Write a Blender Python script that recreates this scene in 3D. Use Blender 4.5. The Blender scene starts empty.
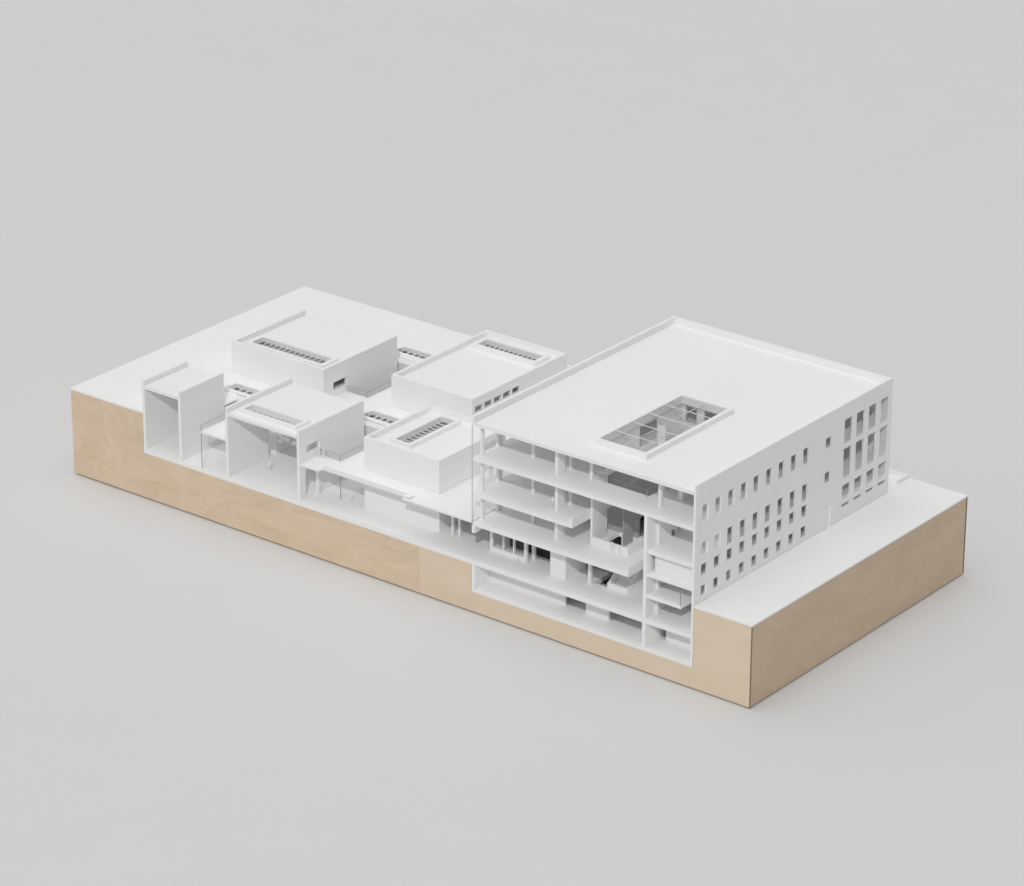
import bpy, bmesh, math, random
from mathutils import Matrix, Vector

S = 0.1                     # one drawing unit (height of the timber base) = 10 cm
COL = bpy.context.scene.collection
random.seed(7)

# ------------------------------------------------------------------ materials
def new_mat(name):
    m = bpy.data.materials.new(name)
    m.use_nodes = True
    return m, m.node_tree.nodes, m.node_tree.links, m.node_tree.nodes['Principled BSDF']

def card(name, col, var=0.03, rough=0.75, bump=0.006, scale=60):
    m, n, l, b = new_mat(name)
    tc = n.new('ShaderNodeTexCoord')
    nz = n.new('ShaderNodeTexNoise'); nz.inputs['Scale'].default_value = 9; nz.inputs['Detail'].default_value = 5
    l.new(tc.outputs['Object'], nz.inputs['Vector'])
    mp = n.new('ShaderNodeMapRange')
    mp.inputs['From Min'].default_value = 0.3; mp.inputs['From Max'].default_value = 0.7
    mp.inputs['To Min'].default_value = 1 - var; mp.inputs['To Max'].default_value = 1.0
    l.new(nz.outputs['Fac'], mp.inputs['Value'])
    mx = n.new('ShaderNodeVectorMath'); mx.operation = 'SCALE'; mx.inputs[0].default_value = col
    l.new(mp.outputs['Result'], mx.inputs['Scale'])
    l.new(mx.outputs['Vector'], b.inputs['Base Color'])
    fine = n.new('ShaderNodeTexNoise'); fine.inputs['Scale'].default_value = scale * 10; fine.inputs['Detail'].default_value = 3
    l.new(tc.outputs['Object'], fine.inputs['Vector'])
    bp = n.new('ShaderNodeBump'); bp.inputs['Strength'].default_value = bump; bp.inputs['Distance'].default_value = 0.001
    l.new(fine.outputs['Fac'], bp.inputs['Height'])
    l.new(bp.outputs['Normal'], b.inputs['Normal'])
    b.inputs['Roughness'].default_value = rough
    b.inputs['Specular IOR Level'].default_value = 0.25
    return m

WHITE = card('white_card', (0.88, 0.88, 0.878))
FIGW = card('white_figure', (0.80, 0.80, 0.80))
SHADE_GREY = card('shade_grey_card', (0.40, 0.40, 0.40))  # white walls deep inside, their shade put into the colour
BOUNCE = card('bounce_card', (0.85, 0.85, 0.85))  # pale card for the added trays that bounce light under skylights
SHADE_DARK = card('shade_dark_card', (0.045, 0.045, 0.047))  # near-black that stands in for shade in unlit openings
TABLE = card('table_paper', (0.688, 0.690, 0.693), var=0.006, bump=0.01)
GAP = card('shadow_gap_board', (0.10, 0.075, 0.055))  # shadow of the gap under the base put into the colour

def wood(name, light, dark, seed, horizontal='X', figure=1.0):
    m, n, l, b = new_mat(name)
    tc = n.new('ShaderNodeTexCoord')
    mp = n.new('ShaderNodeMapping')
    mp.inputs['Location'].default_value = (seed, seed * 1.7, seed * .6)
    l.new(tc.outputs['Object'], mp.inputs['Vector'])
    # cathedral figure: contour bands of a stretched noise
    st = n.new('ShaderNodeMapping')
    st.inputs['Scale'].default_value = (8, 8, 20)
    l.new(mp.outputs['Vector'], st.inputs['Vector'])
    n1 = n.new('ShaderNodeTexNoise'); n1.inputs['Scale'].default_value = 1.0; n1.inputs['Detail'].default_value = 1.5
    n1.inputs['Distortion'].default_value = 0.5
    l.new(st.outputs['Vector'], n1.inputs['Vector'])
    mul = n.new('ShaderNodeMath'); mul.operation = 'MULTIPLY'; mul.inputs[1].default_value = 7.0
    l.new(n1.outputs['Fac'], mul.inputs[0])
    fr = n.new('ShaderNodeMath'); fr.operation = 'FRACT'; l.new(mul.outputs[0], fr.inputs[0])
    ring = n.new('ShaderNodeValToRGB')
    e = ring.color_ramp.elements
    e[0].position = 0.0; e[0].color = (0, 0, 0, 1)
    e[1].position = 1.0; e[1].color = (0.55, 0.55, 0.55, 1)
    x = ring.color_ramp.elements.new(0.55); x.color = (0.35, 0.35, 0.35, 1)
    x = ring.color_ramp.elements.new(0.88); x.color = (1, 1, 1, 1)
    l.new(fr.outputs[0], ring.inputs['Fac'])
    # soft cloudy tone
    st2 = n.new('ShaderNodeMapping'); st2.inputs['Scale'].default_value = (14, 14, 30)
    l.new(mp.outputs['Vector'], st2.inputs['Vector'])
    n2 = n.new('ShaderNodeTexNoise'); n2.inputs['Scale'].default_value = 1.3; n2.inputs['Detail'].default_value = 4
    l.new(st2.outputs['Vector'], n2.inputs['Vector'])
    # fine pores
    st3 = n.new('ShaderNodeMapping'); st3.inputs['Scale'].default_value = (30, 30, 420)
    l.new(mp.outputs['Vector'], st3.inputs['Vector'])
    n3 = n.new('ShaderNodeTexNoise'); n3.inputs['Scale'].default_value = 1.0; n3.inputs['Detail'].default_value = 3
    l.new(st3.outputs['Vector'], n3.inputs['Vector'])
    a1 = n.new('ShaderNodeMath'); a1.operation = 'MULTIPLY'; a1.inputs[1].default_value = 0.20 * figure
    l.new(ring.outputs['Color'], a1.inputs[0])
    a2 = n.new('ShaderNodeMath'); a2.operation = 'MULTIPLY_ADD'; a2.inputs[1].default_value = 0.70
    l.new(n2.outputs['Fac'], a2.inputs[0]); l.new(a1.outputs[0], a2.inputs[2])
    a3 = n.new('ShaderNodeMath'); a3.operation = 'MULTIPLY_ADD'; a3.inputs[1].default_value = 0.30
    l.new(n3.outputs['Fac'], a3.inputs[0]); l.new(a2.outputs[0], a3.inputs[2])
    rp = n.new('ShaderNodeMapRange'); rp.inputs['From Min'].default_value = 0.30; rp.inputs['From Max'].default_value = 0.95
    l.new(a3.outputs[0], rp.inputs['Value'])
    mix = n.new('ShaderNodeMix'); mix.data_type = 'RGBA'
    mix.inputs['A'].default_value = (*light, 1); mix.inputs['B'].default_value = (*dark, 1)
    l.new(rp.outputs['Result'], mix.inputs['Factor'])
    l.new(mix.outputs['Result'], b.inputs['Base Color'])
    b.inputs['Roughness'].default_value = 0.55
    b.inputs['Specular IOR Level'].default_value = 0.3
    return m

WOODA = wood('maple_veneer_figured', (0.775, 0.62, 0.465), (0.63, 0.48, 0.335), 3.1, figure=1.0)
WOODB = wood('maple_veneer_plain', (0.775, 0.64, 0.495), (0.68, 0.55, 0.41), 9.4, figure=0.25)
WOODC = wood('maple_veneer_shaded', (0.66, 0.525, 0.385), (0.53, 0.41, 0.285), 5.3, figure=0.5)  # same veneer, darkened with the shade of the end face
EDGE = card('plywood_edge', (0.27, 0.195, 0.14), var=0.2)

def clear(name, tint, gloss, base=0.014):
    m, n, l, b = new_mat(name)
    n.remove(b)
    out = [x for x in n if x.type == 'OUTPUT_MATERIAL'][0]
    tr = n.new('ShaderNodeBsdfTransparent'); tr.inputs['Color'].default_value = (tint, tint, tint, 1)
    gl = n.new('ShaderNodeBsdfGlossy'); gl.inputs['Roughness'].default_value = 0.04
    fz = n.new('ShaderNodeLayerWeight'); fz.inputs['Blend'].default_value = 0.5
    pw = n.new('ShaderNodeMath'); pw.operation = 'POWER'; pw.inputs[1].default_value = 4.0
    l.new(fz.outputs['Facing'], pw.inputs[0])
    mu = n.new('ShaderNodeMath'); mu.operation = 'MULTIPLY_ADD'; mu.inputs[1].default_value = 0.4 * gloss; mu.inputs[2].default_value = base
    l.new(pw.outputs[0], mu.inputs[0])
    mx = n.new('ShaderNodeMixShader')
    l.new(mu.outputs[0], mx.inputs['Fac']); l.new(tr.outputs[0], mx.inputs[1]); l.new(gl.outputs[0], mx.inputs[2])
    l.new(mx.outputs[0], out.inputs['Surface'])
    return m
GLASS = clear('clear_acrylic', 0.99, 0.7)
GLAZE = clear('skylight_acrylic', 0.985, 0.8, 0.04)
FEDGE = card('facade_cut_edge', (0.50, 0.50, 0.50), var=0.05, rough=0.4)
GEDGE = card('acrylic_cut_edge', (0.30, 0.302, 0.302), var=0.05, rough=0.4)

# ------------------------------------------------------------------ mesh helpers
class MB:
    """collects boxes, plates with holes and prisms of one part (drawing units)"""
    def __init__(s): s.bm = bmesh.new()
    def box(s, x0, x1, y0, y1, z0, z1, mi=0):
        v = [s.bm.verts.new((x, y, z)) for z in (z0, z1) for y in (y0, y1) for x in (x0, x1)]
        for f in ((0, 2, 3, 1), (4, 5, 7, 6), (0, 1, 5, 4), (2, 6, 7, 3), (0, 4, 6, 2), (1, 3, 7, 5)):
            s.bm.faces.new([v[i] for i in f]).material_index = mi
        return s
    def plate(s, ax, u0, u1, v0, v1, w0, w1, holes=()):
        """flat plate with rectangular holes; ax = thickness axis; u,v the other two axes in x,y,z order"""
        us = sorted({u0, u1, *[min(max(h[i], u0), u1) for h in holes for i in (0, 1)]})
        vs = sorted({v0, v1, *[min(max(h[i], v0), v1) for h in holes for i in (2, 3)]})
        def P(u, v, w): return {'x': (w, u, v), 'y': (u, w, v), 'z': (u, v, w)}[ax]
        def solid(i, j):
            if i < 0 or j < 0 or i >= len(us) - 1 or j >= len(vs) - 1: return False
            cu, cv = (us[i] + us[i + 1]) / 2, (vs[j] + vs[j + 1]) / 2
            return not any(h[0] < cu < h[1] and h[2] < cv < h[3] for h in holes)
        cache = {}
        def V(i, j, w):
            k = (i, j, w)
            if k not in cache: cache[k] = s.bm.verts.new(P(us[i], vs[j], w))
            return cache[k]
        new = []
        for i in range(len(us) - 1):
            for j in range(len(vs) - 1):
                if not solid(i, j): continue
                for w in (w0, w1):
                    new.append(s.bm.faces.new([V(i, j, w), V(i + 1, j, w), V(i + 1, j + 1, w), V(i, j + 1, w)]))
                for (di, dj, a, b) in ((-1, 0, (i, j), (i, j + 1)), (1, 0, (i + 1, j), (i + 1, j + 1)),
                                       (0, -1, (i, j), (i + 1, j)), (0, 1, (i, j + 1), (i + 1, j + 1))):
                    if not solid(i + di, j + dj):
                        new.append(s.bm.faces.new([V(*a, w0), V(*b, w0), V(*b, w1), V(*a, w1)]))
        bmesh.ops.recalc_face_normals(s.bm, faces=new)
        return s
    def prism(s, ax, pts, w0, w1):
        """polygon (u,v) extruded along ax"""
        def P(u, v, w): return {'x': (w, u, v), 'y': (u, w, v), 'z': (u, v, w)}[ax]
        a = [s.bm.verts.new(P(u, v, w0)) for u, v in pts]
        b = [s.bm.verts.new(P(u, v, w1)) for u, v in pts]
        new = [s.bm.faces.new(a), s.bm.faces.new(b[::-1])]
        for i in range(len(pts)):
            j = (i + 1) % len(pts)
            new.append(s.bm.faces.new([a[i], b[i], b[j], a[j]]))
        bmesh.ops.recalc_face_normals(s.bm, faces=new)
        return s
    def pane(s, x0, x1, y0, y1, z0, z1, dark='zy'):
        """clear sheet; slot 1 = polished cut edges that read darker (z: top, y: end facing the front)"""
        n0 = len(s.bm.faces)
        s.box(x0, x1, y0, y1, z0, z1)
        s.bm.faces.ensure_lookup_table()
        thin_y = (y1 - y0) < (x1 - x0)
        bmesh.ops.recalc_face_normals(s.bm, faces=s.bm.faces[n0:])
        for f in s.bm.faces[n0:]:
            f.normal_update()
            top = f.normal.z > .9 and 'z' in dark
            end = f.normal.y < -.9 and not thin_y and 'y' in dark
            f.material_index = 1 if (top or end) else 0
        return s
    def done(s, name, mats, root=None, bevel=0):
        ox = root['_o'] if root is not None else None
        o3 = Vector(ox) if ox else Vector((0, 0, 0))
        bmesh.ops.recalc_face_normals(s.bm, faces=s.bm.faces[:])
        for v in s.bm.verts: v.co = (v.co - o3) * S
        me = bpy.data.meshes.new(name); s.bm.to_mesh(me); s.bm.free()
        for m in (mats if isinstance(mats, (list, tuple)) else [mats]): me.materials.append(m)
        o = bpy.data.objects.new(name, me); COL.objects.link(o)
        if root is not None:
            o.parent = root['_p']
        if bevel:
            bv = o.modifiers.new('bevel', 'BEVEL'); bv.width = bevel * S; bv.segments = 2; bv.limit_method = 'ANGLE'
        return o

def thing(name, label, cat, loc, group=None):
    o = bpy.data.objects.new(name, None); COL.objects.link(o)
    o.location = [c * S for c in loc]; o.empty_display_size = 0.02
    o['label'] = label; o['category'] = cat
    if group: o['group'] = group
    return {'_p': o, '_o': tuple(loc)}

def under(part_obj, root):
    """root record for sub-parts of a part (same origin)"""
    return {'_p': part_obj, '_o': root['_o']}

def tag(o, label, cat, group=None):
    o['label'] = label; o['category'] = cat
    if group: o['group'] = group
    return o

# ------------------------------------------------------------------ levels and main lines (drawing units)
L, D = 10.244, 4.41
HL = 1.143        # upper terrace
HR = 1.005        # ground on the office side
F0 = 0.655        # lower floor
TX0, TX1 = 6.335, 9.46      # office building
TY1 = 3.905

# ------------------------------------------------------------------ table
m = MB(); m.box(-260, 260, -200, 320, -1.0, -0.022)
t = m.done('tabletop', TABLE); t['kind'] = 'structure'

# ------------------------------------------------------------------ timber base
base = thing('timber_base', 'long pale maple plywood base block under the white model buildings', 'model base', (L / 2, D / 2, -0.022))
m = MB()
m.prism('y', [(0, 0), (5.5465, 0), (5.5465, .594), (1.206, .594), (1.206, 1.117), (0, 1.117)], 0, .06)
m.done('front_panel', WOODA, base)['label'] = 'longer front panel with swirling cathedral grain'
m = MB()
m.prism('y', [(5.548, 0), (L - .008, 0), (L - .008, .986), (9.466, .986), (9.466, .249), (6.331, .249), (6.331, .594), (5.548, .594)], 0, .06)
m.done('front_panel', WOODB, base)['label'] = 'plainer paler front panel stepping down under the office building'
m = MB(); m.box(L - .06, L - .001, .0175, D - .03, 0, .986)
m.done('side_panel', WOODC, base)
m = MB(); m.box(L - .0079, L - .0015, .0, .0165, .001, .985).done('edge_strip', EDGE, base)
m = MB(); m.box(L - .058, L - .001, D - .029, D, 0, .985).done('edge_strip', EDGE, base)
m = MB(); m.box(0, .06, .062, D, 0, 1.117)
m.done('side_panel', WOODC, base)
m = MB(); m.prism('y', [(.062, 0), (L - .062, 0), (L - .062, .986), (6.3, .986), (6.3, 1.117), (.062, 1.117)], D - .06, D - .002)
m.done('back_panel', WOODC, base)
m = MB(); m.box(.05, L - .05, .05, D - .05, -.022, -.001)
m.done('plinth', GAP, base)

# ------------------------------------------------------------------ terrain (white ground sheets) and lower floor
holes = [(1.209, 1.842, -1, .789), (1.842, 2.158, -1, .99),              # stepped room, courtyard
         (2.559, 3.738, -1, 1.192), (3.736, 4.07, .36, 1.37), (3.3, 3.74, 1.18, 1.37),
         (1.217, 2.729, 1.617, 3.033), (2.727, 3.075, 2.042, 3.16), (2.4, 2.729, 3.03, 3.16),
         (4.428, 5.572, .352, 1.602), (3.467, 4.736, 2.017, 3.893),
         (4.03, 5.30, -1, .075),
         (1.56, 1.97, 1.15, 1.32), (3.42, 3.89, 1.53, 1.71), (2.42, 2.89, 3.37, 3.54)]
m = MB(); m.plate('z', -.002, TX0 - .002, -.001, D + .002, 1.118, HL, holes)
m.plate('z', 9.464, L + .002, -.001, D + .002, .987, HR)
m.plate('z', TX0 + .0, 9.462, 3.909, D + .002, .987, HR)
g = m.done('terrain', WHITE); g['kind'] = 'structure'
m = MB(); m.plate('z', 1.209, 6.333, 0, 3.9, .596, F0)
g = m.done('floor', WHITE); g['kind'] = 'structure'

# ------------------------------------------------------------------ skylight on a roof (part tree)
def skylight(root, x0, x1, y0, y1, zb, zt, cw, n, along, fins=True, glass=True, depth=.05, name='skylight', bar=.0095):
    m = MB(); m.plate('z', x0 - cw, x1 + cw, y0 - cw, y1 + cw, zb, zt, [(x0, x1, y0, y1)])
    sk = m.done(name, WHITE, root)
    r = under(sk, root)
    if fins:
        m = MB()
        for i in range(1, n):
            if along == 'x':
                x = x0 + (x1 - x0) * i / n; m.box(x - bar / 2, x + bar / 2, y0 + .001, y1 - .001, zb - depth, zb - depth + .012)
            else:
                y = y0 + (y1 - y0) * i / n; m.box(x0 + .001, x1 - .001, y - bar / 2, y + bar / 2, zb - depth, zb - depth + .012)
        m.done('glazing_bars', WHITE, r)
    if glass:
        m = MB(); m.box(x0 + .002, x1 - .002, y0 + .002, y1 - .002, zt - .022, zt - .012)
        m.done('glazing', GLAZE, r)
    return sk

def window(root, ax, u0, u1, z0, z1, w0, w1):
    """thin lining round an opening, with a clear pane; ax = normal axis"""
    m = MB(); k = .004
    m.plate(ax, u0 - .0, u1 + .0, z0, z1, w0, w1, [(u0 + k, u1 - k, z0 + k, z1 - k)])
    f = m.done('window', WHITE, root)
    mid = w0 + .006
    m = MB()
    if ax == 'x': m.box(mid, mid + .006, u0 + k, u1 - k, z0 + k, z1 - k)
    else: m.box(u0 + k, u1 - k, mid, mid + .006, z0 + k, z1 - k)
    m.done('pane', GLASS, under(f, root))

RB, RT, PT = 1.455, 1.497, 1.56       # roof underside, roof top, parapet top
GRP = 'flat roofed white pavilions of the model'

# --- narrow cut-open room at the left end
r = thing('pavilion', 'narrow tall white room cut open at the front, nearest the left end of the base', 'building', (1.525, .42, F0), GRP)
MB().box(1.211, 1.252, 0, .785, F0, PT).done('wall', WHITE, r)
MB().box(1.80, 1.840, 0, .785, F0, PT).done('wall', WHITE, r)
MB().box(1.254, 1.798, .745, .785, F0, RB).done('wall', WHITE, r)
MB().box(1.254, 1.798, .0, .785, RB, RT).done('roof', WHITE, r)
MB().box(1.254, 1.798, .001, .743, F0 + .0015, F0 + .010).done('floor_slab', WHITE, r)

# --- wide cut-open room with skylight
r = thing('pavilion', 'wide white room cut open at the front with a small white piece hanging inside', 'building', (3.15, .62, F0), GRP)
MB().plate('x', 0, 1.185, F0, PT, 2.562, 2.602, [(.72, .86, F0 - 1, 1.1)]).done('wall', WHITE, r)
wz = (.126, .375, 1.222, 1.334)
MB().plate('x', 0, 1.185, F0, PT, 3.692, 3.733, [wz, (.10, .335, F0 - 1, 1.10)]).done('wall', WHITE, r)
window(r, 'x', *wz, 3.6925, 3.7325)
MB().box(2.604, 3.690, 1.147, 1.185, F0, RB).done('wall', WHITE, r)
MB().plate('z', 2.604, 3.690, 0, 1.185, RB, RT, [(2.73, 3.53, .16, .325)]).done('roof', WHITE, r)
MB().box(2.604, 3.690, .001, 1.145, F0 + .0015, F0 + .010).done('floor_slab', WHITE, r)
skylight(r, 2.73, 3.53, .16, .325, RT, 1.535, .055, 9, 'x', depth=.04)

# --- left rear pavilion
r = thing('pavilion', 'closed white block with a skylight along its front edge, left of the rear blocks', 'building', (1.98, 2.32, F0), GRP)
MB().box(1.22, 2.726, 1.62, 1.66, F0, PT).done('wall', WHITE, r)
MB().box(1.22, 1.26, 1.662, 2.988, F0, PT).done('wall', WHITE, r)
wz = (1.797, 2.058, 1.222, 1.334)
MB().plate('x', 1.662, 3.03, F0, PT, 2.686, 2.726, [wz]).done('wall', WHITE, r)
window(r, 'x', *wz, 2.6865, 2.7255)
MB().box(1.262, 2.684, 2.95, 2.988, F0, RT).done('wall', WHITE, r)
MB().plate('z', 1.262, 2.684, 1.662, 2.948, 1.475, RT, [(1.405, 2.545, 1.79, 2.005)]).done('roof', WHITE, r)
MB().plate('z', 1.262, 2.684, 1.662, 2.948, 1.185, 1.212).done('floor_slab', WHITE, r)  # floor raised to bounce more light inside
MB().box(1.30, 2.60, 1.70, 2.35, 1.375, 1.385).done('bounce_tray', BOUNCE, r)  # tray added to brighten the skylight cells
skylight(r, 1.405, 2.545, 1.79, 2.005, RT, 1.54, .06, 14, 'x', depth=.02)

# --- front middle pavilion with skylight running back
r = thing('pavilion', 'closed white block beside the glazed office corner, its skylight running front to back', 'building', (5.0, .97, F0), GRP)
MB().box(4.43, 5.568, .355, .395, F0, PT).done('wall', WHITE, r)
MB().box(4.43, 4.47, .397, 1.558, F0, PT).done('wall', WHITE, r)
MB().box(5.528, 5.568, .397, 1.558, F0, PT).done('wall', WHITE, r)
MB().box(4.43, 5.568, 1.56, 1.60, F0, PT).done('wall', WHITE, r)
MB().plate('z', 4.472, 5.526, .397, 1.558, 1.475, RT, [(4.745, 4.955, .56, 1.42)]).done('roof', WHITE, r)
MB().plate('z', 4.472, 5.526, .397, 1.558, 1.33, 1.36).done('floor_slab', WHITE, r)  # floor raised close to the roof for brighter bounce
MB().box(4.48, 5.0, .45, 1.55, 1.375, 1.385).done('bounce_tray', BOUNCE, r)  # added tray, lightens the cells above
skylight(r, 4.745, 4.955, .56, 1.42, RT, 1.55, .05, 11, 'y', depth=.02)

# --- right rear pavilion with row of windows
r = thing('pavilion', 'largest closed white block at the back with five small windows and a rear skylight', 'building', (4.1, 2.95, F0), GRP)
MB().box(3.47, 4.732, 2.02, 2.06, F0, PT).done('wall', WHITE, r)
MB().box(3.47, 3.51, 2.062, 3.848, F0, PT).done('wall', WHITE, r)
ws = [(2.071 + .181 * i, 2.236 + .181 * i, 1.36, 1.449) for i in range(5)]
MB().plate('x', 2.062, 3.848, F0, PT, 4.692, 4.732, ws).done('wall', WHITE, r)
for w in ws: window(r, 'x', *w, 4.6925, 4.7315)
MB().box(4.50, 4.52, 2.062, 3.2, 1.321, 1.474).done('added_partition', WHITE, r)  # added behind the windows to catch light and brighten them
MB().box(3.47, 4.732, 3.85, 3.89, F0, PT).done('wall', WHITE, r)
MB().plate('z', 3.512, 4.690, 2.062, 3.848, 1.475, RT, [(3.655, 4.54, 3.475, 3.67)]).done('roof', WHITE, r)
MB().plate('z', 3.512, 4.690, 2.062, 3.848, 1.29, 1.32).done('floor_slab', WHITE, r)  # floor raised so bounced light brightens windows and skylight
MB().box(3.53, 4.62, 3.30, 3.84, 1.375, 1.385).done('bounce_tray', BOUNCE, r)  # added tray, bounces light up into the skylight
skylight(r, 3.655, 4.54, 3.475, 3.67, RT, 1.55, .06, 12, 'x', depth=.02)

# ------------------------------------------------------------------ skylight strips between the blocks, set on the terrace
def strip(label, x0, x1, y0, y1):
    r = thing('skylight', label, 'skylight', ((x0 + x1) / 2, (y0 + y1) / 2, HL), 'low skylight strips between the pavilions')
    cw = .045
    MB().plate('z', x0 - cw, x1 + cw, y0 - cw, y1 + cw, HL + .001, HL + .036, [(x0, x1, y0, y1)]).done('curb', WHITE, r)
    n = int((x1 - x0) / .085); m = MB()
    for i in range(1, n):
        x = x0 + (x1 - x0) * i / n; m.box(x - .007, x + .007, y0 + .001, y1 - .001, HL - .024, HL - .010)
    m.done('glazing_bars', WHITE, r)
    MB().box(x0 + .002, x1 - .002, y0 + .002, y1 - .002, HL + .018, HL + .026).done('glazing', GLAZE, r)
    # white plate added below to brighten the view into the strip
    MB().plate('z', x0 - .02, x1 + .02, y0 - .02, y1 + .15, 1.04, 1.05).done('bounce_tray', WHITE, r)
strip('low skylight strip behind the narrow cut-open room', 1.56, 1.97, 1.15, 1.32)
strip('low skylight strip behind the wide cut-open room', 3.42, 3.89, 1.53, 1.71)
strip('low skylight strip behind the left rear block', 2.42, 2.89, 3.37, 3.54)

# ------------------------------------------------------------------ glass round the light wells
GG = 'clear acrylic balustrades round the light wells'
def well(label, panes, loc):
    r = thing('glass_balustrade', label, 'balustrade', loc, GG)
    for p in panes: MB().pane(*p).done('pane', [GLASS, GEDGE], r)
t_ = .012
GT = HL + .075
well('tall clear acrylic screen in the open court beside the narrow cut-open room',
     [(2.160, 2.160 + t_, .0, .985, F0 + .001, GT), (1.85, 2.158, .985, .985 + t_, 1.0, GT)], (2.16, .5, F0))
well('clear acrylic corner balustrade beside the wide cut-open room',
     [(3.742, 4.055, .348, .348 + t_, F0 + .001, GT), (4.057, 4.057 + t_, .348, 1.36, F0 + .001, GT), (3.35, 4.055, 1.358, 1.358 + t_, 1.0, GT)], (4.06, .9, F0))
well('clear acrylic corner balustrade beside the left rear block',
     [(2.732, 3.062, 2.03, 2.03 + t_, 1.0, GT), (3.064, 3.064 + t_, 2.03, 3.15, 1.0, GT), (2.42, 3.062, 3.148, 3.148 + t_, 1.0, GT)], (3.06, 2.6, 1.0))

# ------------------------------------------------------------------ entrance hall below the terrace
r = thing('entrance_hall', 'low open hall under the terrace edge between the wide room and the office building', 'hall', (5.0, .6, F0))
MB().box(1.85, 6.33, 2.0, 2.04, F0 + .001, 1.116).done('wall', WHITE, r)
MB().box(5.574, 6.33, .80, .84, F0 + .001, 1.116).done('wall', SHADE_GREY, r)
MB().box(1.842, 2.5, 1.0, 1.03, F0 + .001, 1.116).done('wall', WHITE, r)
MB().box(3.30, 4.09, 1.372, 1.40, F0 + .001, 1.116).done('wall', WHITE, r)
MB().box(2.40, 3.09, 3.163, 3.19, F0 + .001, 1.116).done('wall', WHITE, r)
MB().box(4.30, 4.34, 1.5, 1.9, F0 + .001, 1.116).done('wall', WHITE, r)
MB().box(2.20, 2.56, .88, .91, F0 + .001, 1.116).done('added_partition', WHITE, r)  # added pale sheet, lightens the dark pocket behind the side opening
for x, y in ((5.735, .40), (5.825, .415)):
    MB().box(x - .013, x + .013, y - .013, y + .013, F0 + .001, 1.117).done('column', WHITE, r)
MB().box(4.031, 5.299, .076, .10, HL + .001, HL + .034).done('roof_edge', WHITE, r)
MB().box(5.302, 5.40, .02, .12, HL + .012, HL + .026).done('roof_edge_lip', WHITE, r)

# ------------------------------------------------------------------ office building (cut open towards the front)
r = thing('office_building', 'tall white office building cut open at the front, with rows of small windows', 'building', (7.9, 1.95, .25))
X0, X1 = 6.377, 9.428            # clear width between the side walls
ATR = (7.80, 8.56, .375, 2.05)
XL = 6.353
def slab(x0, x1, z0, z1, y1=3.866, holes=(), label=None):
    o = MB().plate('z', x0, x1, 0, y1, z0, z1, holes).done('floor_slab', WHITE, r)
    if label: o['label'] = label
MB().plate('z', X0, X1, 0, 3.866, 2.337, 2.38, [(7.83, 8.47, .42, 2.0)]).done('roof', WHITE, r)
slab(XL, X1, 1.905, 1.95, holes=[ATR])
slab(XL, 7.77, 1.462, 1.507)
slab(XL, 8.56, 1.092, 1.14, holes=[(7.835, 8.095, .375, .81)])
slab(8.812, X1, 1.46, 1.505)
slab(8.812, X1, 1.178, 1.22, y1=.9)
for zz in (1.0, 1.222):
    MB().plate('z', 8.812, X1, .95, 3.866, zz, zz + .042).done('floor_slab', WHITE, r)
slab(8.812, 9.287, .915, .957, y1=.9)
slab(X0, X1, .596, .655, holes=[(7.79, 7.985, .385, .85)])
slab(X0, X1, .25, .295)
# right wall with all its window openings
wins = []
for i in range(9):
    y = .125 + .2445 * i
    wins += [(y, y + .124, 1.97, 2.176), (y, y + .124, 1.56 if i < 2 else 1.51, 1.728), (y, y + .126, 1.316, 1.464), (y, y + .122, 1.062, 1.202)]
wins += [(2.536, 2.668, 2.014, 2.153), (2.536, 2.668, 1.578, 1.722)]
for y in (2.915, 3.167, 3.42, 3.672):
    wins += [(y, y + .180, 1.945, 2.257), (y, y + .180, 1.512, 1.895), (y, y + .180, 1.236, 1.435), (y, y + .176, 1.150, 1.195)]
door = (2.585, 2.69, HR + .001, 1.285)
MB().plate('x', 0, TY1,   .25, 2.456, 9.43, TX1, wins + [door]).done('wall', WHITE, r)
for w in wins: window(r, 'x', *w, 9.4305, TX1 - .001)
MB().box(9.432, 9.44, 2.587, 2.688, HR + .002, 1.283).done('door', WHITE, r)
# left side: parapet, clear facade, low spandrel, basement wall
MB().box(TX0, X0 - .002, 0, TY1, 2.337, 2.456).done('parapet', WHITE, r)
MB().box(X0, 9.428, 3.868, TY1, 2.2, 2.45).done('parapet', WHITE, r)
MB().box(X0, 9.428, 3.868, TY1, .25, 2.198).done('wall', WHITE, r)
MB().plate('x', .9, TY1, 1.093, 2.335, TX0, XL - .002, [(a, a + .62, b, c) for a in (1.40, 2.15, 2.90) for b, c in ((1.22, 1.43), (1.54, 1.88), (1.98, 2.31))]).done('wall', WHITE, r)  # unseen rear openings added to let light into the office floors
MB().box(TX0, X0 - .002, 0, 3.9, .25, .655).done('wall', WHITE, r)
MB().box(TX0, X0 - .002, 0.0, .9, 1.0, 1.091).done('spandrel', WHITE, r)
MB().pane(TX0, TX0 + .014, 0.0, .89, 1.093, 2.335).done('glass_facade', [GLASS, FEDGE], r)
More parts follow.
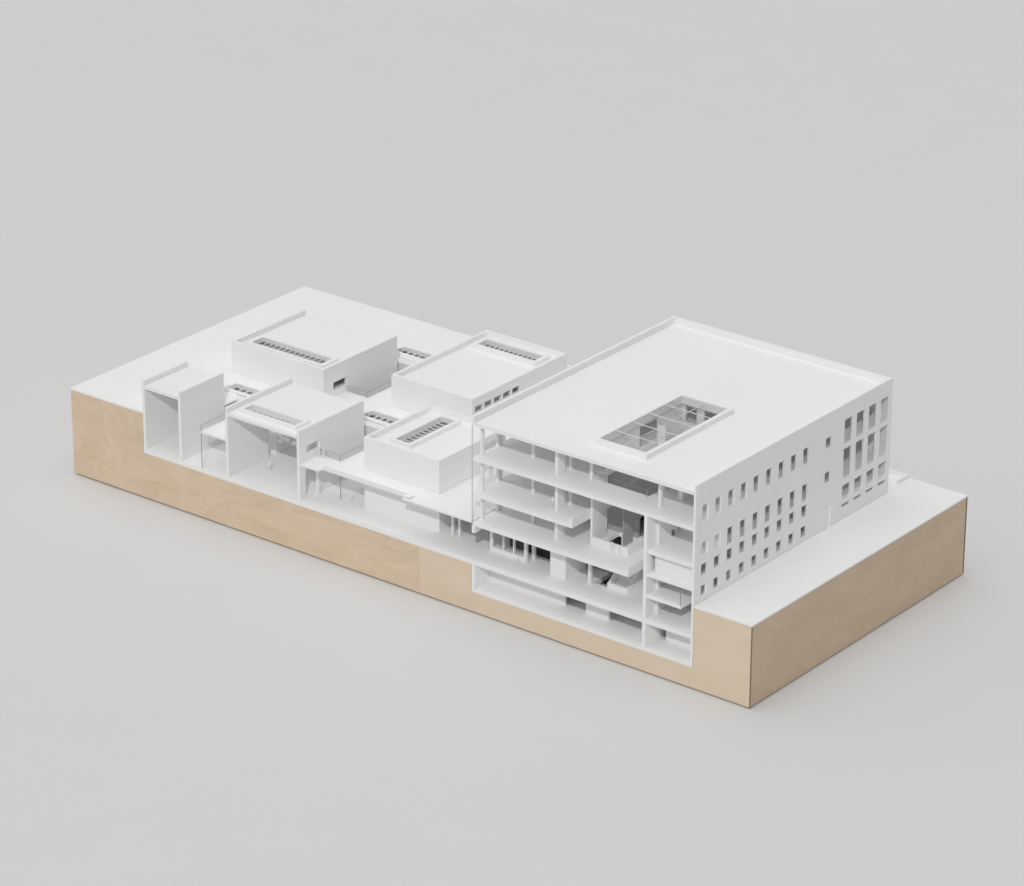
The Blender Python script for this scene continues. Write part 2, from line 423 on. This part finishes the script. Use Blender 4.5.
# walls between the bays
MB().plate('x', 0, .62, .296, .595, 8.768, 8.81).done('wall', WHITE, r)
MB().plate('x', 0, .75, .656, 1.904, 8.768, 8.81, [(.47, .53, 1.37, 1.57)]).done('wall', WHITE, r)
MB().plate('x', .345, .625, 1.141, 1.904, 7.772, 7.80).done('wall', WHITE, r)
MB().box(7.40, 8.094, .812, .852, 1.141, 1.904).done('wall', SHADE_GREY, r)
MB().plate('x', .52, 1.6, 1.141, 1.889, 8.096, 8.108, [(.70, 1.10, 1.0, 1.39)]).done('wall', SHADE_GREY, r)
MB().box(7.58, 8.13, .853, 1.6, 1.890, 1.903).done('core_lid', WHITE, r)
MB().box(7.6, 8.09, .856, .87, 1.141, 1.889).done('shade_lining', SHADE_DARK, r)  # dark sheets added so the core opening looks unlit
MB().box(7.6, 8.09, 1.25, 1.28, 1.141, 1.889).done('shade_lining', SHADE_DARK, r)
MB().box(7.58, 7.60, .853, 1.28, 1.141, 1.889).done('shade_lining', SHADE_DARK, r)
MB().box(8.086, 8.0955, .512, .522, 1.141, 1.32).done('post', WHITE, r)
# upper floors: rear partitions
MB().box(X0, 7.76, 1.25, 1.28, 1.951, 2.336).done('wall', WHITE, r)
MB().box(X0, 7.76, 1.25, 1.28, 1.508, 1.904).done('wall', WHITE, r)
MB().box(X0, 7.58, 1.25, 1.28, 1.141, 1.461).done('wall', WHITE, r)
MB().box(8.85, 9.12, 1.22, 1.25, 1.951, 2.336).done('wall', WHITE, r)
MB().box(8.82, X1, .60, .63, 1.506, 1.904).done('wall', WHITE, r)
MB().box(8.86, X1, .095, .12, 1.221, 1.459).done('wall', WHITE, r)
MB().box(8.82, X1, .75, .78, .958, 1.177).done('wall', SHADE_GREY, r)
MB().box(8.0, 8.10, 1.3, 1.33, 1.951, 2.336).done('wall', WHITE, r)
MB().box(8.865, 8.925, .50, .60, 1.951, 2.336).done('pier', WHITE, r)
MB().box(8.752, 8.766, .46, .54, 1.36, 1.58).done('door', SHADE_DARK, r)  # dark piece behind the doorway, shade put into its colour
# columns
for x, y, z0, z1 in (                     (6.905, .415, 1.951, 2.336), (6.905, .415, 1.508, 1.904), (6.905, .415, 1.141, 1.461), (6.905, .43, .656, 1.091),
                     (7.785, .345, 1.951, 2.336), (7.432, .425, 1.951, 2.336), (7.432, .425, 1.508, 1.904), (7.785, .335, .656, 1.091),
                     (8.825, .22, 1.951, 2.336)):
    MB().box(x - .018, x + .018, y - .018, y + .018, z0, z1).done('column', WHITE, r)
for z0, z1 in ((1.951, 2.336), (1.508, 1.904), (1.141, 1.461)):
    MB().box(6.372, 6.404, .112, .150, z0, z1).done('column', WHITE, r)
    MB().box(6.360, 6.396, .415, .490, z0, z1).done('column', WHITE, r)
for z0, z1 in ((1.506, 1.904), (1.221, 1.459), (.958, 1.177), (.656, .914)):
    MB().box(8.811, 8.845, .180, .208, z0, z1).done('column', WHITE, r)
for z0, z1 in ((1.951, 2.336), (1.508, 1.904), (1.141, 1.461)):
    MB().box(7.385, 7.428, .185, .32, z0, z1).done('pier', WHITE, r)
MB().box(7.285, 7.505, .24, .62, .656, 1.091).done('pier', WHITE, r)
# upstands at slab ends
MB().box(7.74, 7.7695, .0, .343, 1.508, 1.582).done('upstand', WHITE, r)
MB().box(8.535, 8.5595, .0, .80, 1.141, 1.204).done('upstand', WHITE, r)
# parapet round the stair opening on the second floor
MB().box(7.802, 8.30, .345, .372, 1.141, 1.238).box(8.275, 8.30, .3721, .80, 1.141, 1.238).done('parapet', WHITE, r)
# acrylic balustrades
MB().pane(7.81, 8.545, .345, .357, 1.951, 2.035).done('glass_balustrade', [GLASS, GEDGE], r)
MB().pane(8.547, 8.559, .345, .75, 1.951, 2.035).done('glass_balustrade', [GLASS, GEDGE], r)
MB().pane(9.275, 9.287, .0, .28, .958, 1.115, 'y').done('glass_balustrade', [GLASS, GEDGE], r)
# atrium walls under the skylight
MB().plate('x', .36, 2.05, 1.951, 2.336, 7.772, 7.799, [(1.22, 1.59, 2.03, 2.29), (.36, .62, 1.9, 2.40)]).done('wall', WHITE, r)
MB().plate('y', 7.80, 8.56, 1.951, 2.336, 2.052, 2.08, [(7.84, 8.0, 2.10, 2.30), (8.10, 8.36, 2.10, 2.30)]).done('wall', WHITE, r)
MB().plate('x', .62, 2.05, 1.951, 2.336, 8.562, 8.59).done('wall', WHITE, r)
MB().plate('y', 7.80, 8.56, 1.141, 1.904, 2.052, 2.08).done('wall', WHITE, r)
MB().plate('x', .7, 2.05, 1.141, 1.904, 8.562, 8.59).done('wall', WHITE, r)
# roof skylight with glazing bars
sk = skylight(r, 7.83, 8.47, .42, 2.0, 2.381, 2.44, .05, 2, 'x', fins=False)
m = MB(); m.box(8.148, 8.152, .421, 1.999, 2.418, 2.427)
for i in range(1, 5):
    y = .42 + 1.58 * i / 5; m.box(7.831, 8.469, y - .0018, y + .0018, 2.418, 2.427)
m.done('glazing_bars', WHITE, under(sk, r))
# ground floor: glazed screen, stair well
m = MB()
for x, w in ((6.362, .035), (6.535, .014), (6.688, .014), (6.858, .035)):
    m.box(x - w / 2, x + w / 2, .325, .36, .656, 1.091)
m.box(6.3800, 6.527, .33, .355, .656, .71); m.box(6.5425, 6.680, .33, .355, .656, .71); m.box(6.6955, 6.840, .33, .355, .656, .71)
sc = m.done('glazed_screen', WHITE, r)
MB().box(6.381, 6.839, .338, .346, .711, 1.09).done('pane', GLASS, under(sc, r))
MB().box(6.45, 7.28, .56, .58, .656, 1.091).done('wall', SHADE_DARK, r)  # dark sheet in place of the unlit depth behind the screen
MB().box(7.51, 7.77, .70, .73, .656, 1.091).done('wall', SHADE_GREY, r)
MB().box(7.79, 8.76, .95, .98, .656, 1.091).done('wall', SHADE_GREY, r)
m = MB(); m.box(8.0, 8.285, .37, .39, .656, .722)
m.prism('x', [(.391, .656), (.391, .722), (.80, 1.0), (.80, .656)], 8.0, 8.02)
m.prism('x', [(.391, .656), (.391, .722), (.80, 1.0), (.80, .656)], 8.266, 8.286)
m.done('stair_parapet', WHITE, r)
m = MB()
for i in range(7):
    y = .45 + .05 * i; m.box(8.022, 8.264, y, y + .05, .656, .66 + .045 * i)
m.done('stair', WHITE, r)
# basement back walls
m = MB(); m.plate('y', X0, 8.767, .296, .595, .29, .32, [(7.468, 7.763, .2, .56), (8.088, 8.55, .2, .56)])
m.done('wall', WHITE, r)
MB().box(8.89, X1, .285, .31, .296, .595).done('wall', WHITE, r)
MB().box(7.3, 8.767, .50, .53, .296, .595).done('wall', SHADE_GREY, r)
MB().box(8.811, 8.9, .55, .58, .296, .595).done('wall', SHADE_DARK, r)  # dark sheet standing in for shade in the narrow opening

# ------------------------------------------------------------------ low kerb on the ground behind the office
r = thing('low_wall', 'low white upstand in an L shape on the ground behind the office building', 'kerb', (9.2, 4.3, HR))
MB().box(8.9, 9.43, 4.365, 4.40, HR + .001, HR + .045).done('long_leg', WHITE, r)
MB().box(9.395, 9.43, 4.17, 4.364, HR + .001, HR + .045).done('short_leg', WHITE, r)

# ------------------------------------------------------------------ white rod and disc hanging inside the wide room
r = thing('hanging_piece', 'small white rod and disc hanging from the ceiling of the wide cut-open room', 'lamp', (3.02, .5, 1.05))
MB().box(3.015, 3.033, .491, .509, 1.09, RB - .002).done('rod', WHITE, r)
MB().prism('z', [(3.0 + .038 * math.cos(a * math.pi / 6) * f, .5 + .038 * math.sin(a * math.pi / 6) * f) for f in (1,) for a in range(12)], 1.068, 1.089).done('hanging_disc', WHITE, r)

# ------------------------------------------------------------------ scale figures
def figure(label, x, y, z, h, rot, stride=.02, lean=0, arm=.03):
    """standing person, one continuous skinned body"""
    J = [((0, 0, .53), .075), ((0, 0, .64), .068), ((0, 0, .76), .085), ((0, 0, .845), .030), ((0, 0, .90), .052), ((0, .004, .955), .054)]
    E = [(0, 1), (1, 2), (2, 3), (3, 4), (4, 5)]
    def add(par, pts):
        k = par
        for p, rr in pts:
            J.append((p, rr)); E.append((k, len(J) - 1)); k = len(J) - 1
    for s in (-1, 1):
        add(0, [((s * .05, 0, .47), .058), ((s * .055, s * stride, .27), .042), ((s * .055, s * stride * 1.6, .05), .028), ((s * .057, s * stride * 1.6 - .055, .02), .022)])
        add(2, [((s * .105, 0, .79), .036), ((s * (.125 + arm * .3), .0, .64), .027), ((s * (.12 + arm), -.035, .49), .021), ((s * (.115 + arm), -.045, .43), .02)])
    me = bpy.data.meshes.new('scale_figure'); me.from_pydata([j[0] for j in J], E, [])
    tmp = bpy.data.objects.new('scale_figure', me); COL.objects.link(tmp)
    sk = tmp.modifiers.new('skin', 'SKIN')
    for i, j in enumerate(J):
        me.skin_vertices[0].data[i].radius = (j[1] * .85, j[1] * .75)
    me.skin_vertices[0].data[0].use_root = True
    sb = tmp.modifiers.new('sub', 'SUBSURF'); sb.levels = 1; sb.render_levels = 1
    dg = bpy.context.evaluated_depsgraph_get()
    body = bpy.data.meshes.new_from_object(tmp.evaluated_get(dg))
    bpy.data.objects.remove(tmp)
    zmin = min(v.co.z for v in body.vertices)
    for v in body.vertices:
        v.co = Vector((v.co.x, v.co.y + lean * v.co.z, v.co.z - zmin)) * h * S
    for p in body.polygons: p.use_smooth = True
    body.materials.clear(); body.materials.append(FIGW)
    o = bpy.data.objects.new('scale_figure', body); COL.objects.link(o)
    o.location = (x * S, y * S, z * S); o.rotation_euler.z = rot
    tag(o, label, 'figurine', 'small white scale figures')
figure('white scale figure standing inside the wide cut-open room', 2.87, .44, F0 + .0105, .165, .4)
figure('white scale figure on the terrace by the corner of the acrylic balustrade', 3.84, .32, HL + .001, .16, 2.0)
figure('white scale figure on the terrace closest to the little window of the wide room', 3.785, .30, HL + .001, .15, -.6)
figure('white scale figure in the hall beside the tall acrylic edge', 4.205, .385, F0 + .001, .13, .2)
figure('white scale figure in the hall against the wall of the wide room', 3.775, .30, F0 + .001, .16, 1.2)
figure('white scale figure beside the pier on the third floor of the office', 7.33, .225, 1.508, .16, .3)
figure('white scale figure on the ground floor in front of the glazed screen', 6.855, .19, .6555, .13, .8)
figure('white scale figure in front of the stair parapet, the taller and nearer of the pair', 8.10, .318, 1.1405, .155, .2)
figure('white scale figure close to the stair parapet, the shorter and further of the pair', 8.20, .318, 1.1405, .125, -.4)

# ------------------------------------------------------------------ camera (solved from the photograph)
Cpos = (32.02405, -32.16646, 20.0672)
Rm = [[0.7873782, 0.6164613, 0.0033156], [0.2487774, -0.312822, -0.9166527], [-0.5640437, 0.7225773, -0.3996708]]
cam = bpy.data.cameras.new('camera'); co = bpy.data.objects.new('camera', cam); COL.objects.link(co)
rt, dn, fw = [Vector(v) for v in Rm]
M = Matrix((rt, -dn, -fw)).transposed().to_4x4()
M.translation = Vector(Cpos) * S
co.matrix_world = M
cam.sensor_width = 36; cam.lens = 3958.329 / 1024 * 36
cam.clip_start = .05; cam.clip_end = 200
bpy.context.scene.camera = co

# ------------------------------------------------------------------ light: one small distant studio lamp and a soft overhead surround
ld = Vector((.455, -.675, .581)).normalized()
tgt = Vector((5.1, 2.2, .8)) * S
sp = bpy.data.lights.new('studio_lamp', 'SPOT'); so = bpy.data.objects.new('studio_lamp', sp); COL.objects.link(so)
so.location = tgt + ld * 120
so.rotation_euler = ld.to_track_quat('Z', 'Y').to_euler()
sp.energy = 23000 * 9; sp.spot_size = math.radians(35); sp.spot_blend = .3; sp.shadow_soft_size = .66
sp.color = (1.0, .995, .985)

w = bpy.data.worlds.new('World'); bpy.context.scene.world = w; w.use_nodes = True
n, l = w.node_tree.nodes, w.node_tree.links
bg = n['Background']
tc = n.new('ShaderNodeTexCoord')
def lobe(d, power, amount, prev):
    dt = n.new('ShaderNodeVectorMath'); dt.operation = 'DOT_PRODUCT'; dt.inputs[1].default_value = d
    l.new(tc.outputs['Generated'], dt.inputs[0])
    mx = n.new('ShaderNodeMath'); mx.operation = 'MAXIMUM'; mx.inputs[1].default_value = 0; l.new(dt.outputs['Value'], mx.inputs[0])
    pw = n.new('ShaderNodeMath'); pw.operation = 'POWER'; pw.inputs[1].default_value = power; l.new(mx.outputs[0], pw.inputs[0])
    ma = n.new('ShaderNodeMath'); ma.operation = 'MULTIPLY_ADD'; ma.inputs[1].default_value = amount; l.new(pw.outputs[0], ma.inputs[0])
    if prev is None: ma.inputs[2].default_value = .05
    else: l.new(prev, ma.inputs[2])
    return ma.outputs[0]
# studio surround: bright lobe overhead, broad dimmer lobes to the left, front and back
k = lobe((0, 0, 1), 8, 1.82, None)
k = lobe((0, 0, 1), 1, .10, k)
k = lobe((-1, 0, 0), 1, .60, k)
k = lobe((0, -1, 0), 1, .25, k)
k = lobe((0, 1, 0), 1, .10, k)
l.new(k, bg.inputs['Strength'])
bg.inputs['Color'].default_value = (1.0, 1.0, 1.0, 1)

sc = bpy.context.scene
sc.render.engine = 'CYCLES'
sc.view_settings.view_transform = 'Standard'; sc.view_settings.look = 'None'
sc.view_settings.exposure = 0; sc.view_settings.gamma = 1
sc.cycles.use_denoising = True
sc.cycles.max_bounces = 12; sc.cycles.diffuse_bounces = 8; sc.cycles.transparent_max_bounces = 24
sc.render.filter_size = 2.0
